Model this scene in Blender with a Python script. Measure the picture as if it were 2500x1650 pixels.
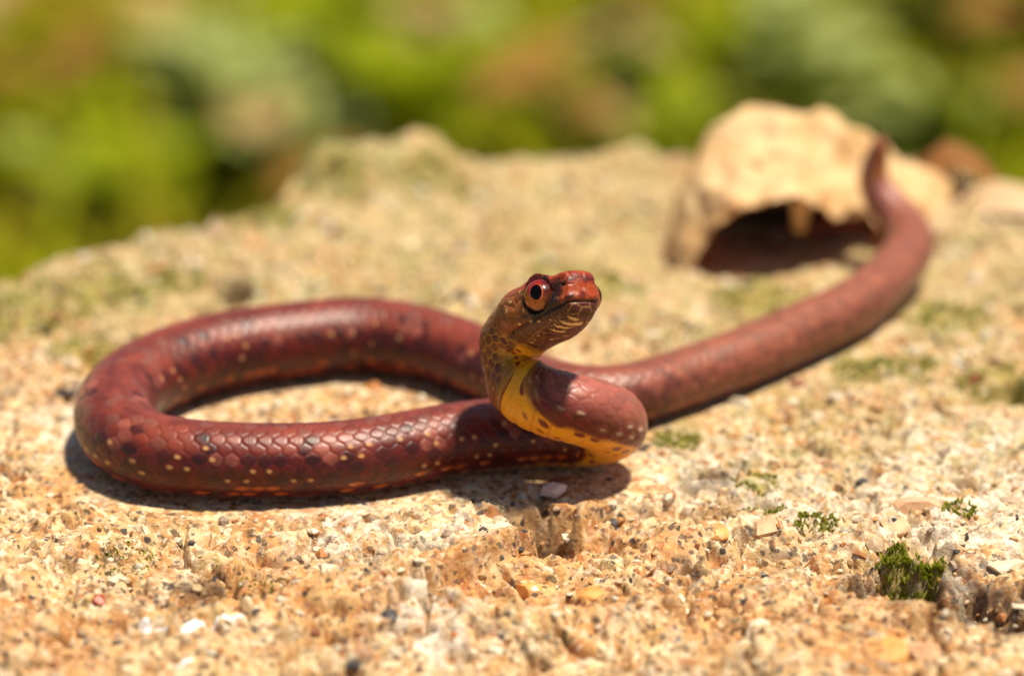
import bpy, math, random
import numpy as np
from math import radians, sin, cos, pi

# All lengths below are authored in centimetres and stored in metres.
CM = 0.01
scene = bpy.context.scene
for o in list(bpy.data.objects):
    bpy.data.objects.remove(o)

# ------------------------------------------------------------------ camera
cam_d = bpy.data.cameras.new('camera')
cam = bpy.data.objects.new('camera', cam_d)
scene.collection.objects.link(cam)
cam.location = (0.0, -35.639 * CM, 16.725 * CM)
cam.rotation_euler = (radians(90 - 22), 0, 0)
cam_d.sensor_width = 36.0
cam_d.lens = 36.0 * 38.0 / 13.2
cam_d.clip_start = 0.01
cam_d.clip_end = 500.0
cam_d.dof.use_dof = True
cam_d.dof.focus_distance = 38.0 * CM
cam_d.dof.aperture_fstop = 9.5
cam_d.dof.aperture_blades = 0
scene.camera = cam

# ------------------------------------------------------------------ light
SUN = np.array([0.27, 0.02, 0.955]); SUN = SUN / np.linalg.norm(SUN)
el = math.asin(SUN[2]); az = math.atan2(SUN[0], SUN[1])
world = bpy.data.worlds.new('World'); scene.world = world
world.use_nodes = True
wn = world.node_tree.nodes; wl = world.node_tree.links
sky = wn.new('ShaderNodeTexSky'); sky.sky_type = 'NISHITA'; sky.sun_disc = False
sky.sun_elevation = el; sky.sun_rotation = az
wl.new(sky.outputs[0], wn['Background'].inputs[0])
wn['Background'].inputs[1].default_value = 0.06
sun_d = bpy.data.lights.new('sun', 'SUN'); sun_d.energy = 5.0; sun_d.angle = radians(5.0)
sun_d.color = (1.0, 0.90, 0.74)
sun = bpy.data.objects.new('sun', sun_d); scene.collection.objects.link(sun)
from mathutils import Vector
sun.rotation_euler = Vector(SUN).to_track_quat('Z', 'Y').to_euler()
sun.location = (0.5, 0.2, 1.5)

vs = scene.view_settings
vs.view_transform = 'Standard'; vs.look = 'None'; vs.exposure = 0.46; vs.gamma = 1.0
vs.use_curve_mapping = False
scene.render.engine = 'CYCLES'
scene.cycles.use_denoising = True
scene.cycles.max_bounces = 5
scene.cycles.transparent_max_bounces = 6

# ------------------------------------------------------------------ helpers
RNG = np.random.default_rng(7)
random.seed(7)

def lin(r, g, b):
    c = np.array([r, g, b], float) / 255.0
    return np.where(c <= 0.04045, c / 12.92, ((c + 0.055) / 1.055) ** 2.4)

def smooth(a, b, x):
    t = np.clip((x - a) / (b - a), 0, 1)
    return t * t * (3 - 2 * t)

_TAB = RNG.random((256, 256)) * 2 * pi
_GX, _GY = np.cos(_TAB), np.sin(_TAB)
def noise(x, y):
    xi = np.floor(x).astype(int); yi = np.floor(y).astype(int)
    fx = x - xi; fy = y - yi
    u = fx * fx * fx * (fx * (fx * 6 - 15) + 10); v = fy * fy * fy * (fy * (fy * 6 - 15) + 10)
    def g(i, j, dx, dy):
        a = (xi + i) & 255; b = (yi + j) & 255
        return _GX[a, b] * dx + _GY[a, b] * dy
    n0 = g(0, 0, fx, fy) * (1 - u) + g(1, 0, fx - 1, fy) * u
    n1 = g(0, 1, fx, fy - 1) * (1 - u) + g(1, 1, fx - 1, fy - 1) * u
    return (n0 * (1 - v) + n1 * v) * 1.5
def fbm(x, y, o=4, gain=0.5):
    s = 0; a = 1; t = 0
    for k in range(o):
        s = s + a * noise(x * 2 ** k + 17.3 * k, y * 2 ** k - 9.1 * k); t += a; a *= gain
    return s / t
_J = RNG.random((256, 256, 3))
def worley(x, y):
    xi = np.floor(x).astype(int); yi = np.floor(y).astype(int)
    f1 = np.full(x.shape, 9.0); f2 = np.full(x.shape, 9.0); rid = np.zeros(x.shape)
    for i in (-1, 0, 1):
        for j in (-1, 0, 1):
            a = (xi + i) & 255; b = (yi + j) & 255
            jj = _J[a, b]
            d = np.hypot(xi + i + jj[..., 0] - x, yi + j + jj[..., 1] - y)
            m = d < f1
            f2 = np.where(m, f1, np.minimum(f2, d))
            rid = np.where(m, jj[..., 2], rid)
            f1 = np.where(m, d, f1)
    return f1, f2, rid

_K = RNG.random((256, 256, 3))
def chips(x, y):
    """irregular crystal chips: edge distance, colour number, tilted-facet height"""
    xi = np.floor(x).astype(int); yi = np.floor(y).astype(int)
    f1 = np.full(x.shape, 9.0); f2 = np.full(x.shape, 9.0); rid = np.zeros(x.shape); hh = np.zeros(x.shape)
    for i in (-1, 0, 1):
        for j in (-1, 0, 1):
            a = (xi + i) & 255; b = (yi + j) & 255
            jj = _J[a, b]; kk = _K[a, b]
            dx = x - (xi + i + jj[..., 0]); dy = y - (yi + j + jj[..., 1])
            d = np.hypot(dx, dy); m = d < f1
            f2 = np.where(m, f1, np.minimum(f2, d))
            rid = np.where(m, jj[..., 2], rid); f1 = np.where(m, d, f1)
            hh = np.where(m, (kk[..., 0] - .5) + 1.3 * ((kk[..., 1] - .5) * dx + (kk[..., 2] - .5) * dy), hh)
    return f2 - f1, rid, hh
def chip_layers(x, y):
    ax = x + .16 * noise(x * 3.1, y * 3.1) + .05 * noise(x * 9, y * 9); ay = y + .16 * noise(x * 3.1 + 40, y * 3.1) + .05 * noise(x * 9, y * 9 + 30)
    return chips(ax * 1.9, ay * 2.1), chips(ax * 5.2 + 7, ay * 5.6), chips(x * 12 + .3 * noise(x * 14, y * 14), y * 12.5)

def make_mesh(name, V, F, mat=None, smooth_shade=True, attrs=None):
    """V: n x 3 in centimetres; F: m x k face index array (or list of such arrays)."""
    me = bpy.data.meshes.new(name)
    V = np.asarray(V, np.float64) * CM
    Fs = F if isinstance(F, list) else [F]
    Fs = [np.asarray(f, np.int32) for f in Fs if len(f)]
    me.vertices.add(len(V)); me.vertices.foreach_set('co', V.astype(np.float32).ravel())
    nl = sum(f.size for f in Fs); npoly = sum(len(f) for f in Fs)
    me.loops.add(nl); me.polygons.add(npoly)
    me.loops.foreach_set('vertex_index', np.concatenate([f.ravel() for f in Fs]))
    tot = np.concatenate([np.full(len(f), f.shape[1], np.int32) for f in Fs])
    st = np.concatenate([[0], np.cumsum(tot)[:-1]]).astype(np.int32)
    me.polygons.foreach_set('loop_start', st)
    me.polygons.foreach_set('use_smooth', np.full(npoly, bool(smooth_shade)))
    me.update(calc_edges=True)
    if attrs:
        for k, a in attrs.items():
            a = np.asarray(a, np.float32)
            if a.ndim == 2:
                at = me.attributes.new(k, 'FLOAT_COLOR', 'POINT')
                at.data.foreach_set('color', np.c_[a, np.ones(len(a), np.float32)].astype(np.float32).ravel())
            else:
                at = me.attributes.new(k, 'FLOAT', 'POINT'); at.data.foreach_set('value', a)
    if mat: me.materials.append(mat)
    return me
def obj(name, me, parent=None, loc=None):
    o = bpy.data.objects.new(name, me); scene.collection.objects.link(o)
    if loc is not None: o.location = tuple(np.asarray(loc) * CM)
    if parent: o.parent = parent
    return o
def tag(o, label=None, cat=None, group=None, kind=None):
    if label: o['label'] = label
    if cat: o['category'] = cat
    if group: o['group'] = group
    if kind: o['kind'] = kind
    return o
def grid_faces(nu, nv, wrap=False):
    i = np.arange(nu - 1)[:, None]; j = np.arange(nv if wrap else nv - 1)[None, :]
    a = i * nv + j; b = i * nv + (j + 1) % nv
    return np.stack([a, b, b + nv, a + nv], -1).reshape(-1, 4)

class NT:
    def __init__(s, name):
        s.m = bpy.data.materials.new(name); s.m.use_nodes = True
        s.n = s.m.node_tree.nodes; s.l = s.m.node_tree.links
        s.b = s.n['Principled BSDF']
        tc = s.n.new('ShaderNodeTexCoord'); mp = s.n.new('ShaderNodeMapping')
        mp.inputs['Scale'].default_value = (100, 100, 100)
        s.l.new(tc.outputs['Object'], mp.inputs['Vector']); s.co = mp.outputs[0]
    def put(s, v, sock):
        if isinstance(v, bpy.types.NodeSocket): s.l.new(v, sock)
        elif isinstance(v, (int, float)): sock.default_value = v
        else: sock.default_value = (*[float(q) for q in v], 1.0) if len(sock.default_value) == 4 else v
    def noise(s, scale, detail=4, rough=0.55, vec=None, dist=0.0):
        n = s.n.new('ShaderNodeTexNoise'); n.inputs['Scale'].default_value = scale
        n.inputs['Detail'].default_value = detail; n.inputs['Roughness'].default_value = rough
        n.inputs['Distortion'].default_value = dist
        s.l.new(vec or s.co, n.inputs['Vector']); return n.outputs['Fac']
    def voro(s, scale, feature='F1', out='Color', vec=None, rnd=1.0):
        n = s.n.new('ShaderNodeTexVoronoi'); n.feature = feature
        n.inputs['Scale'].default_value = scale; n.inputs['Randomness'].default_value = rnd
        s.l.new(vec or s.co, n.inputs['Vector']); return n.outputs[out]
    def ramp(s, fac, stops, mode='LINEAR'):
        n = s.n.new('ShaderNodeValToRGB'); n.color_ramp.interpolation = mode
        e = n.color_ramp.elements
        while len(e) < len(stops): e.new(0.5)
        for q, (p, c) in zip(e, stops):
            q.position = p; q.color = (*[float(v) for v in (c if not np.isscalar(c) else (c, c, c))], 1)
        s.put(fac, n.inputs[0]); return n.outputs[0]
    def mix(s, fac, a, b, mode='MIX'):
        n = s.n.new('ShaderNodeMix'); n.data_type = 'RGBA'; n.blend_type = mode
        s.put(fac, n.inputs[0]); s.put(a, n.inputs[6]); s.put(b, n.inputs[7]); return n.outputs[2]
    def math(s, op, a, b=0.0, clamp=False):
        n = s.n.new('ShaderNodeMath'); n.operation = op; n.use_clamp = clamp
        s.put(a, n.inputs[0]); s.put(b, n.inputs[1]); return n.outputs[0]
    def attr(s, name, out='Fac'):
        n = s.n.new('ShaderNodeAttribute'); n.attribute_name = name; return n.outputs[out]
    def bump(s, h, dist_cm, strength=1.0, prev=None):
        n = s.n.new('ShaderNodeBump'); n.inputs['Distance'].default_value = dist_cm * CM
        n.inputs['Strength'].default_value = strength; s.put(h, n.inputs['Height'])
        if prev: s.l.new(prev, n.inputs['Normal'])
        return n.outputs[0]
    def fin(s, color=None, rough=None, normal=None, **kw):
        if color is not None: s.put(color, s.b.inputs['Base Color'])
        if rough is not None: s.put(rough, s.b.inputs['Roughness'])
        if normal is not None: s.l.new(normal, s.b.inputs['Normal'])
        for k, v in kw.items(): s.put(v, s.b.inputs[k.replace('_', ' ')])
        return s.m
    def translucent(s, color, fac):
        t = s.n.new('ShaderNodeBsdfTranslucent'); s.put(color, t.inputs[0])
        mx = s.n.new('ShaderNodeMixShader'); mx.inputs[0].default_value = fac
        s.l.new(s.b.outputs[0], mx.inputs[1]); s.l.new(t.outputs[0], mx.inputs[2])
        out = [n for n in s.n if n.type == 'OUTPUT_MATERIAL'][0]
        s.l.new(mx.outputs[0], out.inputs[0]); return s.m

# ------------------------------------------------------------------ snake axis (tail tip to neck): x, y, z, radius
AX = [(5.94,9.47,1.98,.10),(5.89,9.58,1.60,.19),(5.86,9.57,1.20,.25),(6.08,9.41,.85,.31),(6.36,8.80,.55,.37),
 (5.97,7.41,.45,.40),(5.20,5.96,.44,.43),(4.31,4.92,.44,.44),(3.33,3.90,.44,.435),(2.36,3.07,.43,.43),(1.40,2.41,.45,.45),
 (.62,2.45,.48,.48),(-.11,3.14,.50,.50),(-.93,4.00,.52,.52),(-1.50,4.32,.54,.54),(-2.14,4.50,.55,.55),(-3.07,4.30,.56,.56),
 (-4.16,3.83,.57,.57),(-4.91,3.18,.57,.57),(-5.37,2.42,.56,.56),(-5.45,1.53,.55,.55),(-5.16,.71,.53,.53),(-4.53,.26,.52,.52),
 (-3.09,.13,.50,.505),(-2.06,.28,.50,.50),(-1.09,.70,.50,.50),(-.22,.99,.50,.50),(.60,1.06,.50,.49),(1.09,.97,.54,.48),
 (1.34,.60,.83,.47),(1.10,.20,1.16,.46),(.66,.06,1.34,.45),(.25,.14,1.47,.435),(-.03,.34,1.70,.42),(-.05,.52,2.00,.42)]
ph, th, ps = radians(35), radians(33), radians(13.7)
HF = np.array([sin(ph) * cos(th), -cos(ph) * cos(th), sin(th)])
_l0 = np.array([cos(ph), sin(ph), 0]); _u0 = np.cross(HF, _l0)
HL = cos(ps) * _l0 - sin(ps) * _u0; HU = np.cross(HF, HL)
HM = np.array([.294, -.20, 3.0]) + HL * .40          # midpoint between the eyes
DORSAL = [(0, .3, 1)] * 5 + [(0, 0, 1)] * 22 + [(0, .05, 1), (0, .1, 1), (.1, .2, 1), (.1, .25, 1), (-.1, .35, .9), (-.5, .7, .5),
          (-.85, .55, .0), (-.8, .6, .1)]
for fq in (-.72, -.45, -.2, .05, .3, .56):
    P = HM + HF * fq - HU * .06; AX.append((*P, .38)); DORSAL.append(tuple(HU))
AX = np.array(AX); DORSAL = np.array(DORSAL, float); DORSAL /= np.linalg.norm(DORSAL, axis=1)[:, None]

def nat_spline(t, P, tq):
    n = len(t); h = np.diff(t); A = np.zeros((n, n)); R = np.zeros((n, P.shape[1]))
    A[0, 0] = A[-1, -1] = 1
    for i in range(1, n - 1):
        A[i, i - 1] = h[i - 1]; A[i, i] = 2 * (h[i - 1] + h[i]); A[i, i + 1] = h[i]
        R[i] = 6 * ((P[i + 1] - P[i]) / h[i] - (P[i] - P[i - 1]) / h[i - 1])
    M = np.linalg.solve(A, R)
    k = np.clip(np.searchsorted(t, tq) - 1, 0, n - 2); hk = h[k][:, None]
    a = (t[k + 1] - tq)[:, None]; b = (tq - t[k])[:, None]
    return (M[k] * a ** 3 + M[k + 1] * b ** 3) / (6 * hk) + (P[k] / hk - M[k] * hk / 6) * a + (P[k + 1] / hk - M[k + 1] * hk / 6) * b
_t = np.concatenate([[0], np.cumsum(np.linalg.norm(np.diff(AX[:, :3], axis=0), axis=1) ** 0.7)])
_tq = np.linspace(0, _t[-1], 6000)
_C = nat_spline(_t, AX[:, :3], _tq)
_S = np.concatenate([[0], np.cumsum(np.linalg.norm(np.diff(_C, axis=0), axis=1))])
SLEN = _S[-1]
def axis_at(s):
    tq = np.interp(s, _S, _tq)
    C = nat_spline(_t, AX[:, :3], tq)
    R = np.interp(tq, _t, AX[:, 3])
    k = np.clip(np.searchsorted(_t, tq) - 1, 0, len(_t) - 2); w = ((tq - _t[k]) / (_t[k + 1] - _t[k]))
    w = (w * w * (3 - 2 * w))[:, None]
    D = DORSAL[k] * (1 - w) + DORSAL[k + 1] * w
    return C, R, D
_fs = np.arange(0, SLEN, .06); _FC, _FR, _ = axis_at(_fs)
_low = _FC[:, 2] < 0.75; _FC = _FC[_low]; _FR = _FR[_low]

# ------------------------------------------------------------------ boulder height
_EX = np.array([-30, -16, -13.5, -11, -8.9, -7.4, -6.3, -4.6, -4.0, -3.6, -2.6, -1, 3.2, 7.6, 9, 11, 14, 17, 30.])
_EY = np.array([-40, -14, -4, 3, 6.9, 8.5, 9.7, 10.4, 11.2, 12.9, 13.8, 13.6, 13.8, 12.7, 12.0, 10, 4, -6, -40.])
GROUND_Z = -27.0
def footprint(x, y):
    """signed gap to the snake's resting body and the height of its underside"""
    best = np.full(x.shape, 9.0); under = np.full(x.shape, 9.0)
    xf = x.ravel(); yf = y.ravel(); b = best.ravel(); u = under.ravel()
    near = np.where((xf > -7) & (xf < 7.5) & (yf > -1) & (yf < 10.5))[0]
    for c in range(0, len(near), 40000):
        idx = near[c:c + 40000]
        d2 = (xf[idx, None] - _FC[None, :, 0]) ** 2 + (yf[idx, None] - _FC[None, :, 1]) ** 2
        k = d2.argmin(1); d = np.sqrt(d2[np.arange(len(idx)), k]); r = _FR[k]
        b[idx] = d - r
        u[idx] = np.where(d < r, _FC[k, 2] - np.sqrt(np.maximum(r * r - d * d, 0)), 9)
    return b.reshape(x.shape), u.reshape(x.shape)
def seg_d(x, y, a, b):
    a = np.array(a, float); b = np.array(b, float); ab = b - a
    t = np.clip(((x - a[0]) * ab[0] + (y - a[1]) * ab[1]) / (ab @ ab), 0, 1)
    return np.hypot(x - a[0] - t * ab[0], y - a[1] - t * ab[1]), (x - a[0]) * ab[1] - (y - a[1]) * ab[0]
def rock_h(x, y, full=True):
    g, under = footprint(x, y)
    calm = 0.30 + 0.70 * smooth(0.0, 0.9, g)
    front = smooth(0.3, -1.2, y); rear = smooth(4.5, 8, y)
    wx = x + .5 * noise(x * .5, y * .5); wy = y + .5 * noise(x * .5 + 31, y * .5)
    h = .22 * fbm(wx * .22, wy * .22, 3) * (front + rear)
    # long diagonal ledges
    w = wy * .95 - wx * .38
    rid = 1 - np.abs(noise(w * .62 + 3.1, wx * .13)) * 2
    h = h + (.34 * front + .26 * rear + .05) * rid * .6
    h = h + .22 * fbm(x * .75, y * .75, 4) * calm * (.55 + .45 * rear)
    # sloping away towards the viewer
    h = h - .012 * np.maximum(-1.5 - y, 0) ** 2
    # broken step beside the pit in front of the snake
    d, side = seg_d(x, y, (1.0, -.55), (-1.3, -3.1))
    wob = .25 * noise(x * 1.3, y * 1.3)
    low = smooth(-.16, .16, -side + wob * 1.2) * smooth(2.6, 1.2, np.hypot(x + .2, (y + 1.3) * 1.1)) 
    h = h - .38 * low + .14 * np.exp(-(d / .35) ** 2) 
    def pit(cx, cy, rx, ry, dep, rot=0.0, sharp=.55):
        dx = x - cx; dy = y - cy
        a = (dx * cos(rot) + dy * sin(rot)) / rx; b = (-dx * sin(rot) + dy * cos(rot)) / ry
        q = np.hypot(a, b) + .30 * noise(x * 2.2 + cx, y * 2.2) + .16 * noise(x * 6 + cx, y * 6)
        return -dep * smooth(1.0, sharp, q)
    h = h + pit(.45, -.95, .60, .44, .75, .5, .45) + pit(.0, -1.0, .3, .3, .35)
    h = h + pit(5.4, -2.75, 1.6, .70, .70, -.45, .35) + pit(4.5, -2.35, .6, .3, .45, -.3, .7) + pit(5.3, -2.6, .5, .3, .5, -.5, .75) + pit(6.25, -3.4, .5, .4, .7, 0, .75)
    h = h + pit(-.98, -1.9, .5, .28, .45, .4, .65) + pit(-1.9, -1.75, .4, .14, .3, .3) + pit(.55, -2.75, .45, .2, .35, .5) + pit(-.2, -3.35, .35, .2, .3, .2) + pit(3.3, -1.45, .35, .12, .22, -.2) + pit(-5.0, -2.6, .5, .15, .25, .2) + pit(1.9, -3.0, .5, .15, .28, -.3) + pit(-2.4, -3.9, .5, .16, .25, .3) + pit(2.2, -1.95, .35, .25, .25) + pit(-3.6, -3.0, .9, .45, .22, .3)
    h = h + pit(-4.45, 7.75, .40, .55, .55) + pit(-3.1, 12.5, .25, .5, .5) + pit(-6.6, 7.4, .8, .5, .25) + pit(2.6, .7, .5, .2, .2) + pit(3.2, -.1, .45, .25, .22)
    h = h + pit(7.2, 3.7, .4, .5, .4) + pit(1.2, 8.6, .4, .6, .3) + pit(-1.2, 9.6, .5, .6, .25)
    # raised knob at the back
    h = h + .42 * smooth(-3.75, -3.3, x) * smooth(-.6, -1.6, x) * smooth(11.4, 12.6, y)
    if full:
        t = fbm(x * 1.6 + 5, y * 1.6, 3)
        h = h - .20 * smooth(.20, .40, t) * calm
        (eA, rA, hA), (eB, rB, hB), (eC, rC, hC) = chip_layers(x, y)
        h = h + (.08 * hA * smooth(0, .10, eA) - .035 * smooth(.07, .0, eA)) * calm
        brk = smooth(-.15, .25, fbm(x * .8 + 60, y * .8, 3))
        h = h + (.024 + .045 * brk) * hB * smooth(0, .15, eB) * (.4 + .6 * calm)
        h = h + (.009 + .016 * brk) * hC * smooth(0, .2, eC)
        h = h + .014 * fbm(x * 7, y * 7, 3)
        q = fbm(wx * .55 + 4, wy * .8, 3) * 5 + .6 * noise(x * 2.5, y * 3); fr = q - np.floor(q)
        h = h + .11 * (np.floor(q) + smooth(.38, .62, fr) - q) * calm
        f1, f2, _r = worley(wx * .8 + .3 * noise(x * 2, y * 2), wy * 1.1)
        h = h - (.16 + .16 * front) * smooth(.09 + .05 * front, .0, f2 - f1) * smooth(-.12, .15, noise(x * .7 + 50, y * .7)) * calm
        t = fbm(x * 3.4 + 15, y * 3.9, 3); h = h - .11 * smooth(.28, .44, t) * calm * (.3 + .7 * brk)
    h = np.where(g < .7, h * (1 - .8 * smooth(.7, 0, g)) + .03 * smooth(.7, 0, g), h)
    h = np.where(g < 1.2, np.maximum(h, -.22 - .4 * smooth(.1, 1.2, g)), h)
    lw = smooth(2.7, 1.3, np.hypot((x - 4.2) * .68, (y - 8.9)))
    h = h * (1 - lw) + lw * (.35 * h - .22)
    h = np.minimum(h, under + .05)
    # edges of the boulder
    ye = np.interp(x, _EX, _EY) + .35 * noise(x * .8, x * 0 + 3.3) * smooth(0, 3, y + 8)
    t = np.maximum(y - ye, 0)
    h = h - np.where(t < 2, .27 * t ** 2, 1.08 + (t - 2) * 2.2)
    t = np.maximum(-11 - y, 0); h = h - np.where(t < 3, .2 * t ** 2, 1.8 + (t - 3) * 2.2)
    t = np.maximum(np.abs(x - .8) - 12.5, 0); h = h - np.where(t < 3, .2 * t ** 2, 1.8 + (t - 3) * 2.2)
    bulge = smooth(-2, -30, h)
    h = h + 2.2 * bulge * fbm(x * .12 + 9, y * .12, 3)
    return np.maximum(h, GROUND_Z - 6)

def axis_samples(dense, lo_out, hi_out, n_out):
    a = lo_out + (dense[0] - lo_out) * (1 - (1 - np.linspace(0, 1, n_out, endpoint=False)) ** 1.8)
    b = dense[-1] + (hi_out - dense[-1]) * (np.linspace(0, 1, n_out + 1)[1:]) ** 1.8
    return np.concatenate([a, dense, b])
xs = axis_samples(np.arange(-9.6, 9.9, .030), -32, 33, 60)
_yd = [-5.6]
while _yd[-1] < 16.5: _yd.append(_yd[-1] + (.026 if _yd[-1] < 2.5 else .026 + (_yd[-1] - 2.5) * .0045))
ys = axis_samples(np.array(_yd), -30, 34, 60)
GX, GY = np.meshgrid(xs, ys, indexing='ij')
GH = rock_h(GX, GY)

def blob(x, y, L):
    m = np.zeros(x.shape)
    for cx, cy, r in L:
        m = np.maximum(m, smooth(1.0, .35, np.hypot(x - cx, (y - cy) * .8) / r + .65 * fbm(x * 1.7 + cx, y * 1.7, 4)))
    return m
MOSS = [(-6.5, 7.7, 1.2), (-5.4, 7.9, .7), (-3.0, 12.4, .9), (5.1, 4.4, .5), (5.8, 4.6, .55), (7.2, 3.8, .8), (2.3, 1.9, .4), (-7.4, 6.4, 1.0), (1.2, 8.0, 1.0), (4.0, 7.6, 1.1),
        (5.1, -1.75, .5), (3.3, .5, .35), (-4.2, 11.0, .8), (6.6, 6.6, .9), (-1.6, 12.6, 1.0), (3.4, -.3, .3), (-6.2, 5.2, .8)]
RUST = [(.8, -.9, .9), (.2, -1.7, .8), (-.6, -2.5, .8), (.6, -2.6, 1.1), (-3.4, -2.3, .7), (-2.5, -3.0, .8), (2.6, -3.2, 1.0), (5.2, -1.9, .7), (-6.0, .4, .7), (4.2, -4.0, 1.2), (-1.9, -3.6, .8), (2.0, -1.2, .7), (-5.2, -4.2, .9)]
moss_v = blob(GX, GY, MOSS); rust_v = blob(GX, GY, RUST)

(eA, rA, hA), (eB, rB, hB), (eC, rC, hC) = chip_layers(GX, GY)
def pick(pal, w, rid):
    k = np.searchsorted(np.cumsum(w) / np.sum(w), np.clip(rid, 0, .9999)); return np.array(pal)[k]
PA = pick([lin(224, 192, 142), lin(240, 222, 186), lin(206, 160, 104), lin(196, 130, 68), lin(190, 162, 132), lin(246, 236, 214), lin(216, 178, 126)], [.2, .2, .14, .09, .12, .12, .13], rA)
PB = pick([lin(226, 192, 138), lin(244, 228, 196), lin(206, 146, 78), lin(176, 96, 38), lin(252, 246, 232), lin(160, 132, 108), lin(70, 62, 60), lin(196, 178, 120)], [.18, .18, .14, .12, .14, .10, .05, .09], rB)
PC = pick([lin(232, 204, 156), lin(250, 240, 218), lin(196, 134, 68), lin(134, 80, 42), lin(62, 54, 52), lin(196, 172, 120)], [.24, .24, .18, .12, .09, .13], rC)
selA = smooth(-.02, .06, fbm(GX * 1.4, GY * 1.4 + 20, 3) + .05)[..., None]; selC = smooth(.02, .10, fbm(GX * 2.2 + 8, GY * 2.2, 3))[..., None]
chip_c = (PA * .75 + PB * .25) * selA + (PB * .8 + PA * .2) * (1 - selA)
chip_c = chip_c * (1 - .75 * selC) + PC * .75 * selC

# ---- rock material
rk = NT('weathered_granite')
warp = rk.n.new('ShaderNodeVectorMath'); warp.operation = 'ADD'
nz = rk.n.new('ShaderNodeTexNoise'); nz.inputs['Scale'].default_value = 9; nz.inputs['Detail'].default_value = 4; rk.l.new(rk.co, nz.inputs['Vector'])
sc_ = rk.n.new('ShaderNodeVectorMath'); sc_.operation = 'SCALE'; sc_.inputs['Scale'].default_value = .22
rk.l.new(nz.outputs['Color'], sc_.inputs[0]); rk.l.new(rk.co, warp.inputs[0]); rk.l.new(sc_.outputs[0], warp.inputs[1])
wco = warp.outputs[0]
def cellval(scale, vec): 
    sp = rk.n.new('ShaderNodeSeparateColor'); rk.l.new(rk.voro(scale, vec=vec), sp.inputs[0]); return sp.outputs
base = rk.ramp(rk.noise(.8, 5, .65), [(.25, lin(158, 118, 78)), (.40, lin(206, 172, 122)), (.52, lin(236, 216, 178)), (.62, lin(206, 184, 150)), (.78, lin(162, 138, 112))])
col = rk.mix(.86, base, rk.attr('chip', 'Color'))
c2 = cellval(12.0, wco)
fine = rk.ramp(c2[0], [(0, lin(242, 228, 200)), (.2, lin(196, 152, 96)), (.38, lin(230, 206, 162)), (.52, lin(166, 98, 46)), (.62, lin(252, 246, 230)), (.78, lin(150, 126, 104)), (.86, lin(92, 74, 60)), (.90, lin(214, 164, 100))], 'CONSTANT')
col = rk.mix(rk.math('MULTIPLY', rk.math('GREATER_THAN', c2[2], .5), .72), col, fine)
big = rk.ramp(rk.noise(.55, 6, .7, dist=.5), [(.28, lin(196, 140, 88)), (.40, lin(244, 224, 194)), (.54, lin(255, 250, 238)), (.66, lin(206, 184, 154)), (.78, lin(150, 124, 96))])
col = rk.mix(.75, col, big, 'MULTIPLY')
col = rk.mix(1.0, col, (.95, .89, .81), 'MULTIPLY')
# iron stain
rustf = rk.math('MULTIPLY', rk.math('ADD', rk.math('MULTIPLY', rk.attr('rust'), .9), rk.ramp(rk.noise(1.4, 5, .7), [(.55, 0), (.70, .7)]), True), .62)
rcol = rk.ramp(c2[1], [(0, lin(196, 122, 52)), (.35, lin(214, 156, 84)), (.6, lin(160, 84, 36)), (.75, lin(226, 176, 108))], 'CONSTANT')
col = rk.mix(rustf, col, rcol)
# grey-brown bloom on the older surface at the back
old = rk.math('MULTIPLY', rk.attr('old'), rk.ramp(rk.noise(1.1, 5, .7), [(.35, .15), (.62, .75)]))
col = rk.mix(old, col, rk.ramp(rk.noise(2.5, 4, .6), [(.35, lin(140, 126, 72)), (.6, lin(184, 166, 118))]))
# mica specks
c3 = cellval(7.0, rk.co)
spk = rk.math('MULTIPLY', rk.math('LESS_THAN', c3[0], .15), rk.math('LESS_THAN', rk.math('ADD', rk.voro(7.0, out='Distance'), rk.math('MULTIPLY', rk.noise(11, 3, .6), .5)), .58))
spk = rk.math('MULTIPLY', spk, rk.ramp(rk.noise(.9, 3), [(.38, 0), (.48, 1)]))
col = rk.mix(rk.math('MULTIPLY', spk, .9), col, lin(52, 48, 52))
c4 = cellval(17.0, rk.co)
spk2 = rk.math('MULTIPLY', rk.math('LESS_THAN', c4[0], .08), .75)
col = rk.mix(spk2, col, lin(74, 58, 48))
pal = rk.math('MULTIPLY', rk.attr('pale'), rk.ramp(rk.noise(3.5, 5, .7), [(.42, 0), (.56, .85)]))
col = rk.mix(pal, col, rk.ramp(c2[1], [(0, lin(228, 214, 190)), (.4, lin(242, 232, 212)), (.75, lin(206, 186, 160))], 'CONSTANT'))
grn = rk.math('MULTIPLY', rk.attr('algae'), rk.ramp(rk.noise(2.2, 5, .7), [(.42, 0), (.62, .6)]))
col = rk.mix(grn, col, lin(158, 148, 84))
# brown painted in for the shade of the deep pits, and lichen
col = rk.mix(rk.math('MULTIPLY', rk.attr('pit_shade'), rk.ramp(rk.noise(5, 3), [(.3, .35), (.65, .9)])), col, lin(84, 56, 30))
lich = rk.ramp(rk.noise(1.7, 6, .75, dist=.4), [(.55, 0), (.64, .55)])
col = rk.mix(rk.math('MULTIPLY', lich, .6), col, lin(206, 202, 180))
mossf = rk.math('MULTIPLY', rk.attr('moss'), rk.ramp(rk.noise(4, 4, .65), [(.36, .1), (.6, .92)]))
col = rk.mix(mossf, col, rk.ramp(rk.noise(9, 3), [(.35, lin(112, 108, 24)), (.6, lin(160, 150, 60))]))
b1 = rk.bump(rk.noise(18, 5, .7), .04, .9)
b2 = b1
rough = rk.ramp(c2[2], [(0, .75), (.8, .6), (.88, .3)], 'CONSTANT')
m_rock = rk.fin(col, rough, b2)

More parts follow.
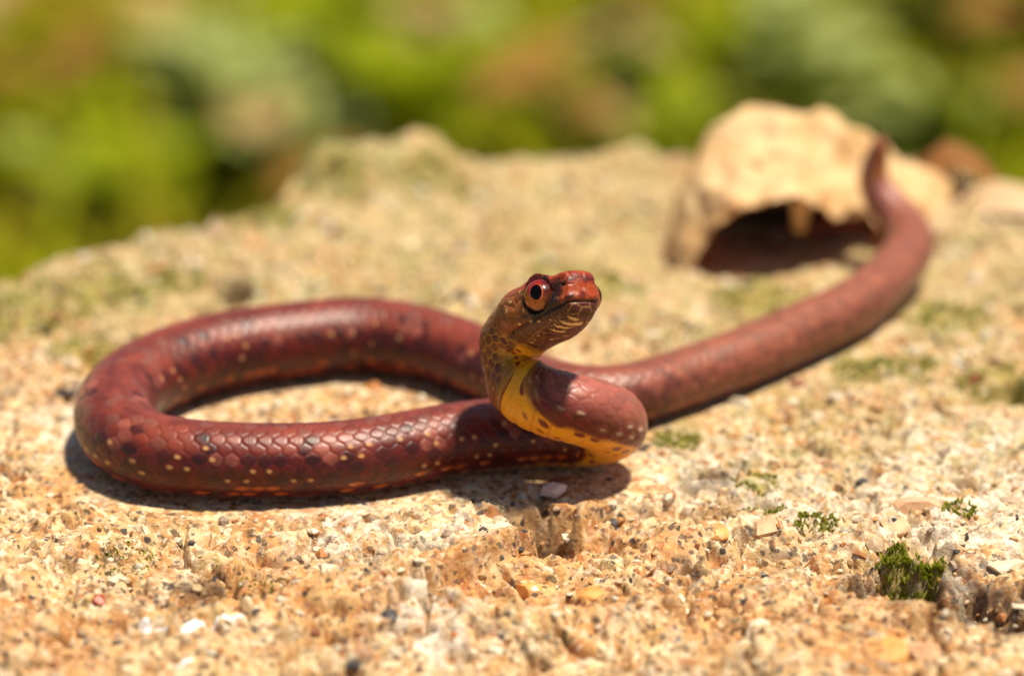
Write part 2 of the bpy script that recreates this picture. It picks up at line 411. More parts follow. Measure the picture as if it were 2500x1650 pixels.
boulder = bpy.data.objects.new('boulder', None); scene.collection.objects.link(boulder)
tag(boulder, 'rough tan granite boulder with mossy patches that the snake lies on', 'rock')
pit_shade_v = blob(GX, GY, [(.5, -.85, .45), (5.5, -2.7, 1.1), (4.4, -2.35, .5), (6.2, -3.4, .6), (-1.0, -1.85, .3), (2.3, -1.9, .3), (-3.9, -2.7, .5), (-4.4, 7.8, .5), (-3.1, 12.4, .5), (2.7, .6, .4)])
old_v = smooth(3.5, 8, GY) * .85 + .1
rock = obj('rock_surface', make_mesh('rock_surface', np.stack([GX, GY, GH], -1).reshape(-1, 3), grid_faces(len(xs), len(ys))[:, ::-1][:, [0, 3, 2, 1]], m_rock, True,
    {'moss': moss_v.ravel(), 'rust': rust_v.ravel(), 'pit_shade': pit_shade_v.ravel(), 'chip': chip_c.reshape(-1, 3), 'pale': blob(GX, GY, [(5.6, -.2, 2.0), (3.7, .1, 1.2), (6.6, 1.2, 1.8), (-.9, -1.4, .9), (-2.2, -1.2, 1.2), (2.6, 1.0, 1.2), (-1.0, -3.6, .9), (-5.6, 2.4, 1.5)]).ravel(), 'algae': (smooth(.5, 3, GX) * smooth(-.5, 1.5, GY) + smooth(5, 7, GY)).clip(0, 1).ravel(), 'old': old_v.ravel()}), boulder)

def surf(x, y):
    """height on the built surface (bilinear)"""
    x = np.atleast_1d(np.asarray(x, float)); y = np.atleast_1d(np.asarray(y, float))
    i = np.clip(np.searchsorted(xs, x) - 1, 0, len(xs) - 2); j = np.clip(np.searchsorted(ys, y) - 1, 0, len(ys) - 2)
    fx = (x - xs[i]) / (xs[i + 1] - xs[i]); fy = (y - ys[j]) / (ys[j + 1] - ys[j])
    return (GH[i, j] * (1 - fx) + GH[i + 1, j] * fx) * (1 - fy) + (GH[i, j + 1] * (1 - fx) + GH[i + 1, j + 1] * fx) * fy

# ------------------------------------------------------------------ ground and far setting
gm = NT('meadow_soil')
m_soil = gm.fin(gm.ramp(gm.noise(.09, 6, .65), [(.35, (.18, .19, .008)), (.5, (.26, .28, .01)), (.65, (.30, .22, .03))]), .9, gm.bump(gm.noise(.6, 6, .7), 1.2, .8))
R = 40000.0
rr = np.concatenate([[0], np.geomspace(20, R, 44)]); aa = np.linspace(0, 2 * pi, 72, endpoint=False)
gv = np.stack([np.outer(rr, np.cos(aa)), np.outer(rr, np.sin(aa)), np.zeros((len(rr), len(aa)))], -1)
gv[..., 2] = GROUND_Z + 1.2 * fbm(gv[..., 0] * .01, gv[..., 1] * .01, 3) * smooth(0, 60, rr)[:, None]
tag(obj('ground', make_mesh('ground', gv.reshape(-1, 3), grid_faces(len(rr), len(aa), True), m_soil)), kind='structure')

# grass, uncountable
def leaf_mat(name, stops, trans, fac=.45, rough=.55, scale=.5):
    q = NT(name)
    c = q.ramp(q.attr('rnd'), stops)
    q.fin(c, .75, Specular_IOR_Level=.15); return q.translucent(q.mix(.5, c, trans), fac)
m_grass = leaf_mat('grass_blades', [(0, lin(124, 134, 0)), (.3, lin(150, 158, 0)), (.55, lin(160, 158, 20)), (.8, lin(160, 138, 30)), (1, lin(164, 130, 50))], lin(196, 200, 0))
def blades(n, region, hmin, hmax, wid, rndf):
    x = RNG.uniform(region[0], region[1], n); y = RNG.uniform(region[2], region[3], n)
    keep = (np.hypot((x - .8) / 22, (y - 1) / 22) > 1); x = x[keep]; y = y[keep]; n = len(x)
    hgt = RNG.uniform(hmin, hmax, n); a = RNG.uniform(0, 2 * pi, n); lean = RNG.uniform(.5, 1.6, n) * hgt
    t = np.array([0, .4, .75, 1.0]); V = np.zeros((n, 8, 3))
    for k, q in enumerate(t):
        cx = x + np.cos(a) * lean * q ** 2; cy = y + np.sin(a) * lean * q ** 2; cz = GROUND_Z - .8 + hgt * (q - .18 * q ** 2)
        wd = wid * (1 - q ** 2 * .9)
        V[:, 2 * k] = np.stack([cx - np.sin(a) * wd, cy + np.cos(a) * wd, cz], -1)
        V[:, 2 * k + 1] = np.stack([cx + np.sin(a) * wd, cy - np.cos(a) * wd, cz], -1)
    f = np.array([[0, 1, 3, 2], [2, 3, 5, 4], [4, 5, 7, 6]])
    return V.reshape(-1, 3), (np.arange(n)[:, None, None] * 8 + f).reshape(-1, 4), np.repeat(rndf(x, y), 8)
def grnd(x, y): return np.clip(.42 + .9 * fbm(x * .06 + 3, y * .06, 3) + RNG.normal(0, .12, len(x)), 0, 1)
A = blades(22000, (-60, 60, 40, 190), 3, 7, .38, grnd)
B = blades(9000, (-260, 260, -160, 420), 5, 14, .45, grnd)
gr = obj('grass', make_mesh('grass', np.r_[A[0], B[0]], np.r_[A[1], B[1] + len(A[0])], m_grass, True, {'rnd': np.r_[A[2], B[2]]}))
tag(gr, 'short green meadow grass behind the boulder', 'grass', kind='stuff')

# broad-leaved weeds and fallen leaves among the grass
def leaf_sheet(L, W, curl=.3, fold=.25, nu=9, nv=5, seed=0, wav=.06):
    r = np.random.default_rng(seed)
    u = np.linspace(0, 1, nu)[:, None] * np.ones((1, nv)); v = np.ones((nu, 1)) * np.linspace(-1, 1, nv)[None]
    w = W * .5 * np.sin(pi * np.clip(u, .02, .98) ** .8) ** .8
    x = u * L; y = v * w
    z = curl * L * u * (1 - u) * 1.2 - curl * L * u ** 2 * .4 + fold * np.abs(v) * w + wav * W * np.sin(u * 9 + r.uniform(0, 6)) * np.abs(v)
    T = np.stack([x, y, z], -1).reshape(-1, 3); n = len(T); F = grid_faces(nu, nv)
    Bm = T.copy(); Bm[:, 2] -= .03 * 1.0
    ring = np.r_[np.arange(nv), np.arange(1, nu) * nv + nv - 1, (nu - 1) * nv + np.arange(nv - 2, -1, -1), np.arange(nu - 2, 0, -1) * nv]
    nx = np.roll(ring, -1)
    return np.r_[T, Bm], np.r_[F, F[:, ::-1] + n, np.stack([ring, ring + n, nx + n, nx], -1)]
def rotz(V, a): c, s = cos(a), sin(a); return np.stack([V[:, 0] * c - V[:, 1] * s, V[:, 0] * s + V[:, 1] * c, V[:, 2]], -1)
def roty(V, a): c, s = cos(a), sin(a); return np.stack([V[:, 0] * c + V[:, 2] * s, V[:, 1], -V[:, 0] * s + V[:, 2] * c], -1)
def rotx(V, a): c, s = cos(a), sin(a); return np.stack([V[:, 0], V[:, 1] * c - V[:, 2] * s, V[:, 1] * s + V[:, 2] * c], -1)
def plain_leaf(name, c0, c1, trans, fac=.4, rough=.45):
    q = NT(name); c = q.ramp(q.noise(.5, 4), [(.35, c0), (.65, c1)])
    q.fin(c, max(rough, .65), Specular_IOR_Level=.15); return q.translucent(trans, fac)
M_W = {'bright': plain_leaf('bright_green_leaf', lin(132, 146, 0), lin(154, 164, 0), lin(168, 178, 0)),
       'grey': plain_leaf('grey_green_leaf', lin(158, 170, 92), lin(178, 184, 110), lin(170, 184, 60), .3),
       'dark': plain_leaf('dark_green_leaf', lin(84, 94, 0), lin(104, 110, 4), lin(120, 126, 0), .3),
       'brown': plain_leaf('fallen_brown_leaf', lin(146, 108, 44), lin(168, 126, 60), lin(170, 110, 20), .3),
       'straw': plain_leaf('fallen_straw_leaf', lin(170, 142, 88), lin(184, 156, 104), lin(170, 130, 60), .3)}
m_stalk = plain_leaf('weed_stalk', lin(90, 110, 30), lin(110, 124, 40), lin(110, 130, 20), .2)
WL = {'bright': 'bright green broad-leaved weed in the grass behind the boulder', 'grey': 'pale grey-green broad-leaved weed in the grass behind the boulder',
      'dark': 'dark green broad-leaved weed in the grass behind the boulder'}
def weed(x, y, kind, size, nleaf, hgt, seed):
    r = np.random.default_rng(seed)
    root = bpy.data.objects.new('weed', None); scene.collection.objects.link(root)
    hgt += 1.0; root.location = (x * CM, y * CM, (GROUND_Z - .5) * CM)
    tag(root, WL[kind], 'weed', kind + ' weeds in the grass')
    k = np.linspace(0, 1, 6); a = np.linspace(0, 2 * pi, 6, endpoint=False)
    V = np.stack([np.cos(a)[None] * .25 * (1 - .5 * k[:, None]), np.sin(a)[None] * .25 * (1 - .5 * k[:, None]), np.ones((1, 6)) * k[:, None] * hgt], -1)
    obj('stalk', make_mesh('stalk', V.reshape(-1, 3), grid_faces(6, 6, True), m_stalk), root)
    for i in range(nleaf):
        V, F = leaf_sheet(size * r.uniform(.8, 1.15), size * r.uniform(.5, .65), r.uniform(.1, .35), .2, seed=seed * 31 + i)
        V = rotz(roty(V, -r.uniform(.1, .75)), i * 2.4 + r.uniform(-.3, .3)); V[:, 2] += hgt * (.35 + .65 * i / nleaf)
        obj('leaf', make_mesh('leaf', V, F, M_W[kind]), root)
WEEDS = [(-11, 119, 'bright', 6, 9, 6), (-5.5, 106, 'bright', 6, 10, 5), (-8, 112, 'bright', 5, 8, 5), (9.5, 112, 'bright', 5.5, 9, 6), (8.5, 105, 'bright', 5, 8, 4), (-19, 95, 'bright', 5, 9, 5), (-17, 104, 'bright', 5, 7, 5), (-26, 99, 'bright', 4, 6, 4), (17, 112, 'bright', 5, 6, 4), (21, 108, 'bright', 5, 6, 4),
         (-13.5, 107, 'grey', 6.5, 10, 6), (-11, 101, 'grey', 5, 8, 5), (-15, 114, 'grey', 5, 8, 6), (15, 118, 'grey', 5.5, 8, 7), (15, 110, 'grey', 5.5, 9, 5), (20, 104, 'grey', 5, 8, 5), (-3.5, 118, 'grey', 4.5, 6, 5), (5, 113, 'grey', 4.5, 6, 5), (-22, 101, 'grey', 4, 6, 4),
         (25, 126, 'dark', 6, 10, 6), (30, 124, 'dark', 6, 10, 5), (7, 122, 'dark', 5, 8, 5), (2, 98, 'dark', 4, 7, 3)]
for i, w in enumerate(WEEDS): weed(w[0] * .87, (w[1] + 35.6) * .87 - 35.6, *w[2:], seed=i + 5)
FALL = [(-22, 114, 'brown', 5), (-18.5, 112, 'brown', 5), (-20, 116, 'straw', 5), (-4, 115, 'straw', 6), (-5, 117, 'straw', 4.5), (1.2, 102.5, 'brown', 6), (3, 104, 'brown', 5), (0, 106, 'brown', 4), (5.5, 108, 'straw', 5), (4, 102, 'straw', 4), (-24, 104, 'brown', 5), (-12, 95, 'straw', 5), (-9, 94, 'brown', 4.5), (24, 104, 'brown', 6), (25, 112, 'brown', 6), (27, 107, 'straw', 5), (7.5, 120, 'brown', 5), (-28, 116, 'straw', 6), (13, 98, 'brown', 4), (-26, 122, 'brown', 5)]
for i, (x, y, k, s) in enumerate(FALL):
    V, F = leaf_sheet(s, s * .6, .2, .3, seed=i + 70, wav=.12)
    V = rotz(roty(V, random.uniform(-.35, .05)), random.uniform(0, 6.28)); V -= V.mean(0)
    o = obj('fallen_leaf', make_mesh('fallen_leaf', V, F, M_W[k]), loc=(x * .87, (y + 35.6) * .87 - 35.6, GROUND_Z + 5.5 + (i % 3)))
    tag(o, {'brown': 'dead brown leaf caught in the grass behind the boulder', 'straw': 'dry straw-coloured leaf caught in the grass behind the boulder'}[k], 'leaf', k + ' leaves in the grass')

# ------------------------------------------------------------------ snake
NTH = 176
sq = [0.0]
while sq[-1] < SLEN:
    s_ = sq[-1]
    sq.append(s_ + ((.0025 if s_ > SLEN - .03 else .005) if s_ > SLEN - .10 else .009 if s_ > SLEN - 1.9 else (.016 if s_ > SLEN - 12 else .026)))
sq = np.array(sq[:-1] + [SLEN])
C, Rr, Dd = axis_at(sq)
T = np.gradient(C, sq, axis=0); T /= np.linalg.norm(T, axis=1)[:, None]
Nn = Dd - (Dd * T).sum(1)[:, None] * T; Nn /= np.linalg.norm(Nn, axis=1)[:, None]
Sd = np.cross(Nn, T)
fh = .56 - (SLEN - sq)                      # head coordinate: 0 between the eyes, + towards the snout
KF = np.array([-9, -1.75, -1.35, -1.0, -.75, -.5, -.25, 0, .15, .28, .40, .47, .52, .545, .56])
KW = np.array([0, 0, .43, .49, .56, .57, .51, .415, .35, .30, .27, .25, .215, .16, 0.0])
KT = np.array([0, 0, .40, .37, .345, .335, .325, .315, .27, .25, .272, .265, .23, .165, 0.0])
KB = np.array([0, 0, .42, .43, .44, .44, .43, .41, .39, .37, .34, .32, .275, .20, 0.0])
KN = np.array([2, 2, 2.05, 2.1, 2.2, 2.3, 2.5, 2.7, 2.9, 3.0, 3.0, 2.9, 2.7, 2.5, 2.2])
wb = smooth(-1.9, -1.2, fh)
def prof(K): 
    # smooth interpolation of the key sections
    x = np.interp(fh, KF, K); k = np.ones(9) / 9
    xp = np.interp(np.linspace(fh[0], fh[-1], 6000), fh, x)
    return x
w_ = Rr * (1 - wb) + prof(KW) * wb; t_ = Rr * (1 - wb) + prof(KT) * wb; b_ = Rr * (1 - wb) + prof(KB) * wb; n_ = 2 * (1 - wb) + prof(KN) * wb
def boxs(a, m=7):
    hd = fh > -1.6; o = a.copy(); k = np.ones(m) / m
    p = np.pad(a, m // 2, mode='edge'); sm_ = np.convolve(p, k, 'valid')
    lim = fh < .49
    o[hd & lim] = sm_[hd & lim]; return o
for _ in range(2): w_, t_, b_ = boxs(w_, 13), boxs(t_, 13), boxs(b_, 13)
_e = np.clip((fh - .36) / .20, 0, 1); _e = np.where(fh > .36, (1 - _e ** 2.8) ** (1 / 2.8), 1.0)
_k = smooth(.33, .40, fh); w_ = w_ * (1 - _k) + .258 * _e * _k; t_ = t_ * (1 - _k) + (.268 + .01 * _k) * _e * _k; b_ = b_ * (1 - _k) + .345 * _e * _k
endf = np.sqrt(np.clip((SLEN - sq) / .07, 0, 1)); endt = np.sqrt(np.clip(sq / .12, 0, 1))
w_ *= np.maximum(endt, .02); t_ *= np.maximum(endt, .02); b_ *= np.maximum(endt, .02)
TH = np.linspace(0, 2 * pi, NTH, endpoint=False)
cs, sn = np.cos(TH)[None], np.sin(TH)[None]
ex = (2 / n_)[:, None]
X = w_[:, None] * np.sign(cs) * np.abs(cs) ** ex
Zt = np.sign(sn) * np.abs(sn) ** ex
Z = np.where(sn >= 0, t_[:, None], b_[:, None]) * Zt
# soft belly: flattened where the body rests, slightly ridged back
rest = ((C[:, 2] < .75) & (fh < -2)).astype(float); rest = np.convolve(rest, np.ones(41) / 41, 'same')
Z = np.where(sn < 0, Z * (1 - .10 * rest[:, None]), Z)
X = X * (1 + .03 * rest[:, None])
P = C[:, None] + Sd[:, None] * X[..., None] + Nn[:, None] * Z[..., None]

def normals(P):
    du = np.gradient(P, axis=0); dv = np.roll(P, -1, 1) - np.roll(P, 1, 1)
    n = np.cross(dv, du); ln = np.linalg.norm(n, axis=2, keepdims=True); n = n / np.maximum(ln, 1e-9)
    s = np.sign(((P - C[:, None]) * n).sum(2).mean()); return n * s
Nrm = normals(P)
# head-local coordinates
L3 = P - HM; lf = L3 @ HF; ll = L3 @ HL; lu = L3 @ HU
FH = np.repeat(fh[:, None], NTH, 1); headw = smooth(-1.15, -.85, FH)
al = np.abs(ll)
EYE_R = .225; EC = np.array([.03, .325, -.025])
disp = np.zeros(P.shape[:2])
hd = FH > -1.3
# mouth line
um = np.interp(lf, [-.9, -.75, -.4, 0, .25, .45, .6], [-.36, -.36, -.345, -.29, -.245, -.22, -.215])
mouth = np.exp(-((lu - um) / .016) ** 2) * smooth(-.85, -.70, lf) * hd
disp -= .030 * mouth
disp += .018 * np.exp(-((lu - um - .06) / .05) ** 2) * smooth(-.7, -.3, lf) * hd * (al > .05)
# brow ridge over each eye and depressed loreal area in front of it
de = np.sqrt((lf - EC[0]) ** 2 + (al - EC[1]) ** 2 + (lu - EC[2]) ** 2)
brow = np.exp(-((lf - .0) / .22) ** 2) * np.exp(-((lu - .20) / .07) ** 2) * smooth(.18, .30, al) * hd
disp += .075 * brow
lore = np.exp(-((lf - .27) / .10) ** 2) * np.exp(-((lu - .0) / .09) ** 2) * smooth(.15, .24, al) * hd
disp -= .045 * lore
rim = np.exp(-((de - EYE_R - .02) / .03) ** 2) * hd
disp += .018 * rim
sock = smooth(EYE_R + .015, EYE_R - .05, de) * hd
disp -= .10 * sock
canth = np.exp(-((lu - .165) / .035) ** 2) * smooth(.12, .25, lf) * smooth(.55, .42, lf) * smooth(.14, .2, al) * hd
disp += .022 * canth
nos = np.exp(-(((lf - .455) / .03) ** 2 + ((lu - .03) / .028) ** 2)) * (al > .1) * hd
disp -= .05 * nos
cheek = np.exp(-((lf + .5) / .3) ** 2) * np.exp(-((lu + .18) / .12) ** 2) * smooth(.2, .35, al) * hd
disp += .03 * cheek

# ---- scales
phi = np.repeat(((TH - pi / 2 + pi) % (2 * pi) - pi)[None], len(sq), 0)      # 0 on the back, +-pi on the belly
Ls = np.clip(.40 * Rr, .05, .20); Ls = np.where(fh > -2.2, np.interp(fh, [-2.2, -.8], [.165, .115]), Ls)
q1 = np.concatenate([[0], np.cumsum(np.diff(sq) / ((Ls[1:] + Ls[:-1]) / 2))])
Q = np.repeat(q1[:, None], NTH, 1)
ROWW = 2.36 * 2 / 17
J = phi / ROWW
bf1 = np.full(Q.shape, 9.0); bf2 = np.full(Q.shape, 9.0); bdq = np.zeros(Q.shape); bdj = np.zeros(Q.shape); bj = np.zeros(Q.shape, int); bi = np.zeros(Q.shape, int)
j0 = np.round(J).astype(int)
for dj_ in (-1, 0, 1):
    jj = j0 + dj_; off = .5 * (jj & 1)
    i0 = np.round(Q - off).astype(int)
    for di in (-1, 0, 1):
        ii = i0 + di
        jx = (_J[ii & 255, jj & 255, 0] - .5) * .16
        dq = Q - (ii + off + jx); dj2 = J - jj
        d = (np.abs(dq * .92) ** 1.25 + np.abs(dj2 * .80) ** 1.25) ** (1 / 1.25)
        m = d < bf1
        bf2 = np.where(m, bf1, np.minimum(bf2, d))
        bdq = np.where(m, dq, bdq); bdj = np.where(m, dj2, bdj); bj = np.where(m, jj, bj); bi = np.where(m, ii, bi); bf1 = np.where(m, d, bf1)
edge = bf2 - bf1
srnd = _J[bi & 255, bj & 255, 2]; srnd2 = _J[(bi * 7 + 13) & 255, (bj * 5 + 77) & 255, 2]
dorsal = smooth(2.40, 2.30, np.abs(phi))
rs = np.clip(Rr / .5, .1, 1)[:, None]
hsc = (.008 * smooth(.0, .30, edge) + .008 * (.5 - bdq) - .005) * dorsal * rs
# belly scutes
sc_i = np.floor(Q).astype(int); sc_f = Q - sc_i
hsc += (1 - dorsal) * (.012 * smooth(0, .15, sc_f) * smooth(1.0, .7, sc_f)) * rs
# head plates: irregular cells over head surface
ang = phi * .40
sxw = lf + .03 * noise(lf * 8, ang * 8)
f1a, f2a, ra = worley(sxw / .155 + 40.2, ang / .135 + 60.4)
f1b, f2b, rb = worley(lf / .30 + 12.7, ang / .24 + 9.2)
frw = smooth(.40, .47, lf)
f1c, f2c, rc = worley(ll / .17 + 30.5, lu / .15 + 21.2)
f1a = np.where(frw > .5, f1c, f1a); f2a = np.where(frw > .5, f2c, f2a); ra = np.where(frw > .5, rc, ra); f2b = np.where(frw > .5, f2c, f2b); f1b = np.where(frw > .5, f1c, f1b)
topw = smooth(.75, .45, np.abs(phi)) * smooth(-.75, -.5, lf)
pe = (f2a - f1a) * (1 - topw) + (f2b - f1b) * 1.3 * topw
# labial plates: straight divisions above and below the mouth
lab = (np.abs(lu - um) < .115) & (lf > -.75) & (lf < .44) & hd
labx = lf / .125 + np.where(lu > um, 0, .5); labe = np.abs((labx % 1.0) - .5) * 2; labe = np.minimum(1 - labe, 1) 
labtop = np.abs(np.abs(lu - um) - .115) / .10
pe = np.where(lab, np.minimum(labe * .9, labtop + .02), pe)
prn = np.where(lab, _J[np.floor(labx).astype(int) & 255, np.where(lu > um, 3, 9), 2], ra * (1 - topw) + rb * topw)
hhead = .014 * smooth(0, .22, pe) + .006 * (prn - .5)
disp += np.where(hd, hsc * (1 - headw) + hhead * headw * (1 - sock) * smooth(.56, .50, FH), hsc)
P2 = P + Nrm * disp[..., None]

# ---- skin colours
def C3(*c): return lin(*c)[None, None]
def mixc(a, b, f): return a * (1 - f[..., None]) + b * f[..., None]
aphi = np.abs(phi)
S2 = np.repeat(sq[:, None], NTH, 1)
n1 = fbm(S2 * 1.1, phi * 1.4, 3); n2 = np.where(hd, fbm(ll * 6 + 3.3 * lf, lu * 6 + 7 - 4.1 * lf, 3), fbm(S2 * 5, phi * 3 + 7, 3))
skin = mixc(C3(134, 56, 36), C3(104, 36, 24), smooth(-.3, .4, n1))
ant2 = smooth(SLEN - 5.2, SLEN - 3.6, S2)
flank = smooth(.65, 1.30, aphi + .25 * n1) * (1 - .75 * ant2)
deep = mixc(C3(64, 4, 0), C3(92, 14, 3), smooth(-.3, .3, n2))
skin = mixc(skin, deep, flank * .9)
tailw = smooth(13, 8, S2)
skin = mixc(skin, C3(150, 88, 62), tailw * (.8 - .35 * flank))  # dusty pink sheen of the back painted into the tail colour
skin = mixc(skin, C3(176, 112, 98), smooth(2.2, .8, S2) * .7)  # tip colour lightened to offset the shading on it
skin = mixc(skin, C3(186, 106, 88), ant2 * .6 * smooth(1.9, 1.0, aphi) * (1 - smooth(SLEN - 2.6, SLEN - 2.0, S2)))
skin = skin * (0.86 + .28 * srnd[..., None] + (tailw * .38 * (srnd2 - .5))[..., None])  # random tone per scale; extra on the tail paints in scale glints
# paired dark marks with pink scales along the back
sc_s = np.interp(bi + .5 * (bj & 1), q1, sq)
cyc = (sc_s / 1.28 + .5 * (bj < 0)) % 1.0
onback = (np.abs(bj) >= 2) & (np.abs(bj) <= 4)
dark = onback & (cyc < .13) & (srnd2 > .25); pink = onback & (cyc >= .13) & (cyc < .36) & (srnd2 > .30); dk2 = onback & (cyc >= .36) & (cyc < .46) & (srnd2 > .5)
core = smooth(.02, .2, edge)
fade = (1 - .65 * tailw) * (1 - .85 * ant2)
core = core * (.55 + .9 * np.clip(n2 + .2, 0, .6))
skin = mixc(skin, C3(40, 8, 8), (dark | dk2) * core * .9 * fade)
skin = mixc(skin, C3(178, 104, 86), pink * core * .45 * fade)
grey = (np.abs(bj) <= 3) & (srnd2 < .14)
skin = mixc(skin, C3(124, 84, 70), grey * core * .5)
# tan ticks on flank scales, orange spots along the belly edge
tick = (np.abs(bj) >= 3) & (np.abs(bj) <= 7) & (srnd2 > .84)
tk = tick * smooth(.34, .16, np.hypot((bdq + .22) * 1.4, bdj * 1.3))
skin = mixc(skin, C3(206, 150, 92), tk * .85 * fade)
orn = (np.abs(bj) >= 7) * (srnd2 > .62) * smooth(.5, .25, np.abs(bdj) + np.abs(bdq) * .6)
skin = mixc(skin, C3(196, 92, 20), orn * .65 * fade)
dkf = (np.abs(bj) >= 4) * (srnd2 < .22) * core
skin = mixc(skin, C3(44, 8, 4), dkf * .8 * fade)
skin = mixc(skin, C3(40, 12, 8), smooth(.10, .0, edge) * dorsal * .22)
wsp = ((np.abs(bj) >= 6) & (np.abs(bj) <= 7) & (srnd2 > .42)) * smooth(.30, .10, np.hypot(bdq + .15, bdj) + .12 * n2) * ant2
rsp = ((np.abs(bj) == 8) | ((np.abs(bj) == 7) & (srnd2 < .25))) * core * ant2
skin = mixc(skin, C3(240, 206, 176), np.clip(wsp, 0, 1) * (.2 + .6 * srnd))
skin = mixc(skin, C3(116, 12, 2), np.clip(rsp, 0, 1) * .85)
# belly
ant = smooth(SLEN - 9, SLEN - 4, S2)
belly = mixc(C3(176, 104, 40), C3(255, 172, 0), ant)
belly = belly * (0.9 + .2 * n2[..., None])
belly = mixc(belly, C3(196, 106, 10), smooth(.12, .0, sc_f) * .7)
bspot = (_J[sc_i & 255, (phi > 0).astype(int) * 40 + 5, 2] > .12) * smooth(.34, .20, np.hypot((sc_f - .45) * .8, (aphi - 2.30 - .22 * _J[sc_i & 255, 11, 0]) * 2.4))
bsp2 = (_J[sc_i & 255, (phi > 0).astype(int) * 40 + 15, 2] > .55) * smooth(.24, .14, np.hypot((sc_f - .5) * .9, (aphi - 2.78) * 2.4))
ventral = smooth(2.16, 2.34, aphi + .10 * n2 - .35 * (1 - ant))
skin = mixc(skin, belly, ventral)
skin = mixc(skin, C3(120, 14, 2), np.maximum(bspot, bsp2 * .8) * ventral * .95)
# neck: dark brown, gold-edged scales
nk = smooth(-2.6, -1.5, FH) * (1 - headw) * dorsal
nk2 = nk * smooth(.5, 1.3, aphi)
skin = mixc(skin, mixc(C3(84, 26, 3), C3(128, 68, 10), srnd), nk2 * .85)
skin = mixc(skin, C3(214, 150, 40), nk2 * smooth(.16, .03, edge) * .8)
skin = mixc(skin, C3(214, 152, 40), nk2 * smooth(1.6, 2.1, aphi) * (srnd2 > .45) * core)
# head
hc = mixc(C3(142, 28, 2), C3(176, 52, 6), prn)                                  # red crown
lat = smooth(.17, .07, lu)
chk = mixc(C3(116, 50, 4), C3(150, 80, 10), ra)
chk = mixc(chk, C3(70, 14, 4), smooth(-.15, .05, lf))
hc = mixc(hc, chk, lat)
hc = mixc(hc, C3(126, 60, 24), smooth(-.35, -.8, lf) * (1 - lat) * .8)
blk = np.exp(-((lf - .24) / .16) ** 2) * np.exp(-((lu + .11) / .12) ** 2) * (al > .1)
blk = np.maximum(blk, .95 * np.exp(-((lf - .05) / .28) ** 2) * np.exp(-((lu + .25) / .06) ** 2) * (al > .1))
hc = mixc(hc, C3(20, 2, 1), np.clip(blk * 1.25, 0, .97))
hc = mixc(hc, mixc(C3(118, 26, 2), C3(160, 58, 8), smooth(-.2, .3, n2)), smooth(.34, .46, lf) * smooth(-.02, .03, lu - um) * smooth(-.25, .2, n2 + .15))
snt = smooth(.36, .50, lf) * smooth(-.18, -.26, lu)
hc = mixc(hc, C3(150, 62, 14), snt * .7)
ed = smooth(.13, .03, pe) * hd
hc = mixc(hc, C3(196, 128, 66), ed * lat * (.55 - .35 * smooth(-.1, .2, lf)) * (.5 + .5 * (n2 > -.1)))
hc = mixc(hc, C3(206, 96, 40), ed * (1 - lat) * .6 * smooth(-.2, .25, n2 + .25))
lowl = smooth(.0, -.03, lu - um) * smooth(-.9, -.7, lf) * hd
lw = mixc(C3(74, 22, 6), C3(96, 52, 18), smooth(.1, -.4, lf) * .8 + .2 * prn)
lw = mixc(lw, C3(190, 132, 70), ed * .55)
lw = mixc(lw, C3(236, 196, 132), smooth(.30, .18, np.abs(labx % 1 - .5) * .8 + np.abs(lu - um + .19) * 4.5) * (lf > -.1) * (lf < .42) * (prn > .3) * .9)
hc = mixc(hc, lw, lowl)
hc = mixc(hc, C3(12, 1, 1), mouth * .85)
chin = smooth(-.20, -.26, lu - um) * hd
hc = mixc(hc, mixc(C3(150, 74, 16), C3(90, 30, 6), smooth(.12, .03, f2a - f1a) * .7), chin * .9)
tickh = smooth(.16, .10, f1a) * (ra > .70) * lat * (lf < .15)
hc = mixc(hc, C3(232, 190, 120), tickh * .8)
hc = mixc(hc, C3(6, 1, 1), np.clip(nos * 1.5, 0, 1))
hc = mixc(hc, C3(18, 3, 2), smooth(.045, .0, np.abs(de - EYE_R)) * hd * .8)
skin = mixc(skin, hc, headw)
skin = np.clip(skin, .002, .9)
# gloss differs between scales and the skin that joins them
gl = np.where(hd, smooth(0, .15, pe) * headw + (1 - headw) * smooth(0, .12, edge), smooth(0, .12, edge))
sk = NT('snake_skin')
scol = sk.attr('skin', 'Color')
scol = sk.mix(.35, scol, sk.ramp(sk.noise(26, 4, .6), [(.3, (.35, .35, .35)), (.7, (1, 1, 1))]), 'MULTIPLY')
srough = sk.math('ADD', sk.math('MULTIPLY', sk.noise(22, 3), .16), sk.math('SUBTRACT', .44, sk.math('MULTIPLY', sk.attr('gloss'), .14)))
m_skin = sk.fin(scol, srough, sk.bump(sk.noise(48, 3, .6), .006, .5), Specular_IOR_Level=.42, Sheen_Weight=.12, Sheen_Roughness=.45, Sheen_Tint=(1.0, .72, .62))
sk.b.inputs['Subsurface Weight'].default_value = .0
V = np.concatenate([P2.reshape(-1, 3), C[:1], C[-1:] ]); nb = len(sq) * NTH
caps = [[nb, (j + 1) % NTH, j] for j in range(NTH)] + [[nb + 1, nb - NTH + j, nb - NTH + (j + 1) % NTH] for j in range(NTH)]
colv = np.concatenate([skin.reshape(-1, 3), skin[0, :1], skin[-1, :1]]); glv = np.concatenate([gl.ravel(), [1, 1]])
snake = bpy.data.objects.new('snake', None); scene.collection.objects.link(snake)
tag(snake, 'reddish-brown snake with yellow throat, head raised, looped body lying on the boulder', 'snake')
obj('body', make_mesh('body', V, [grid_faces(len(sq), NTH, True), np.array(caps)], m_skin, True, {'skin': colv, 'gloss': glv}), snake)

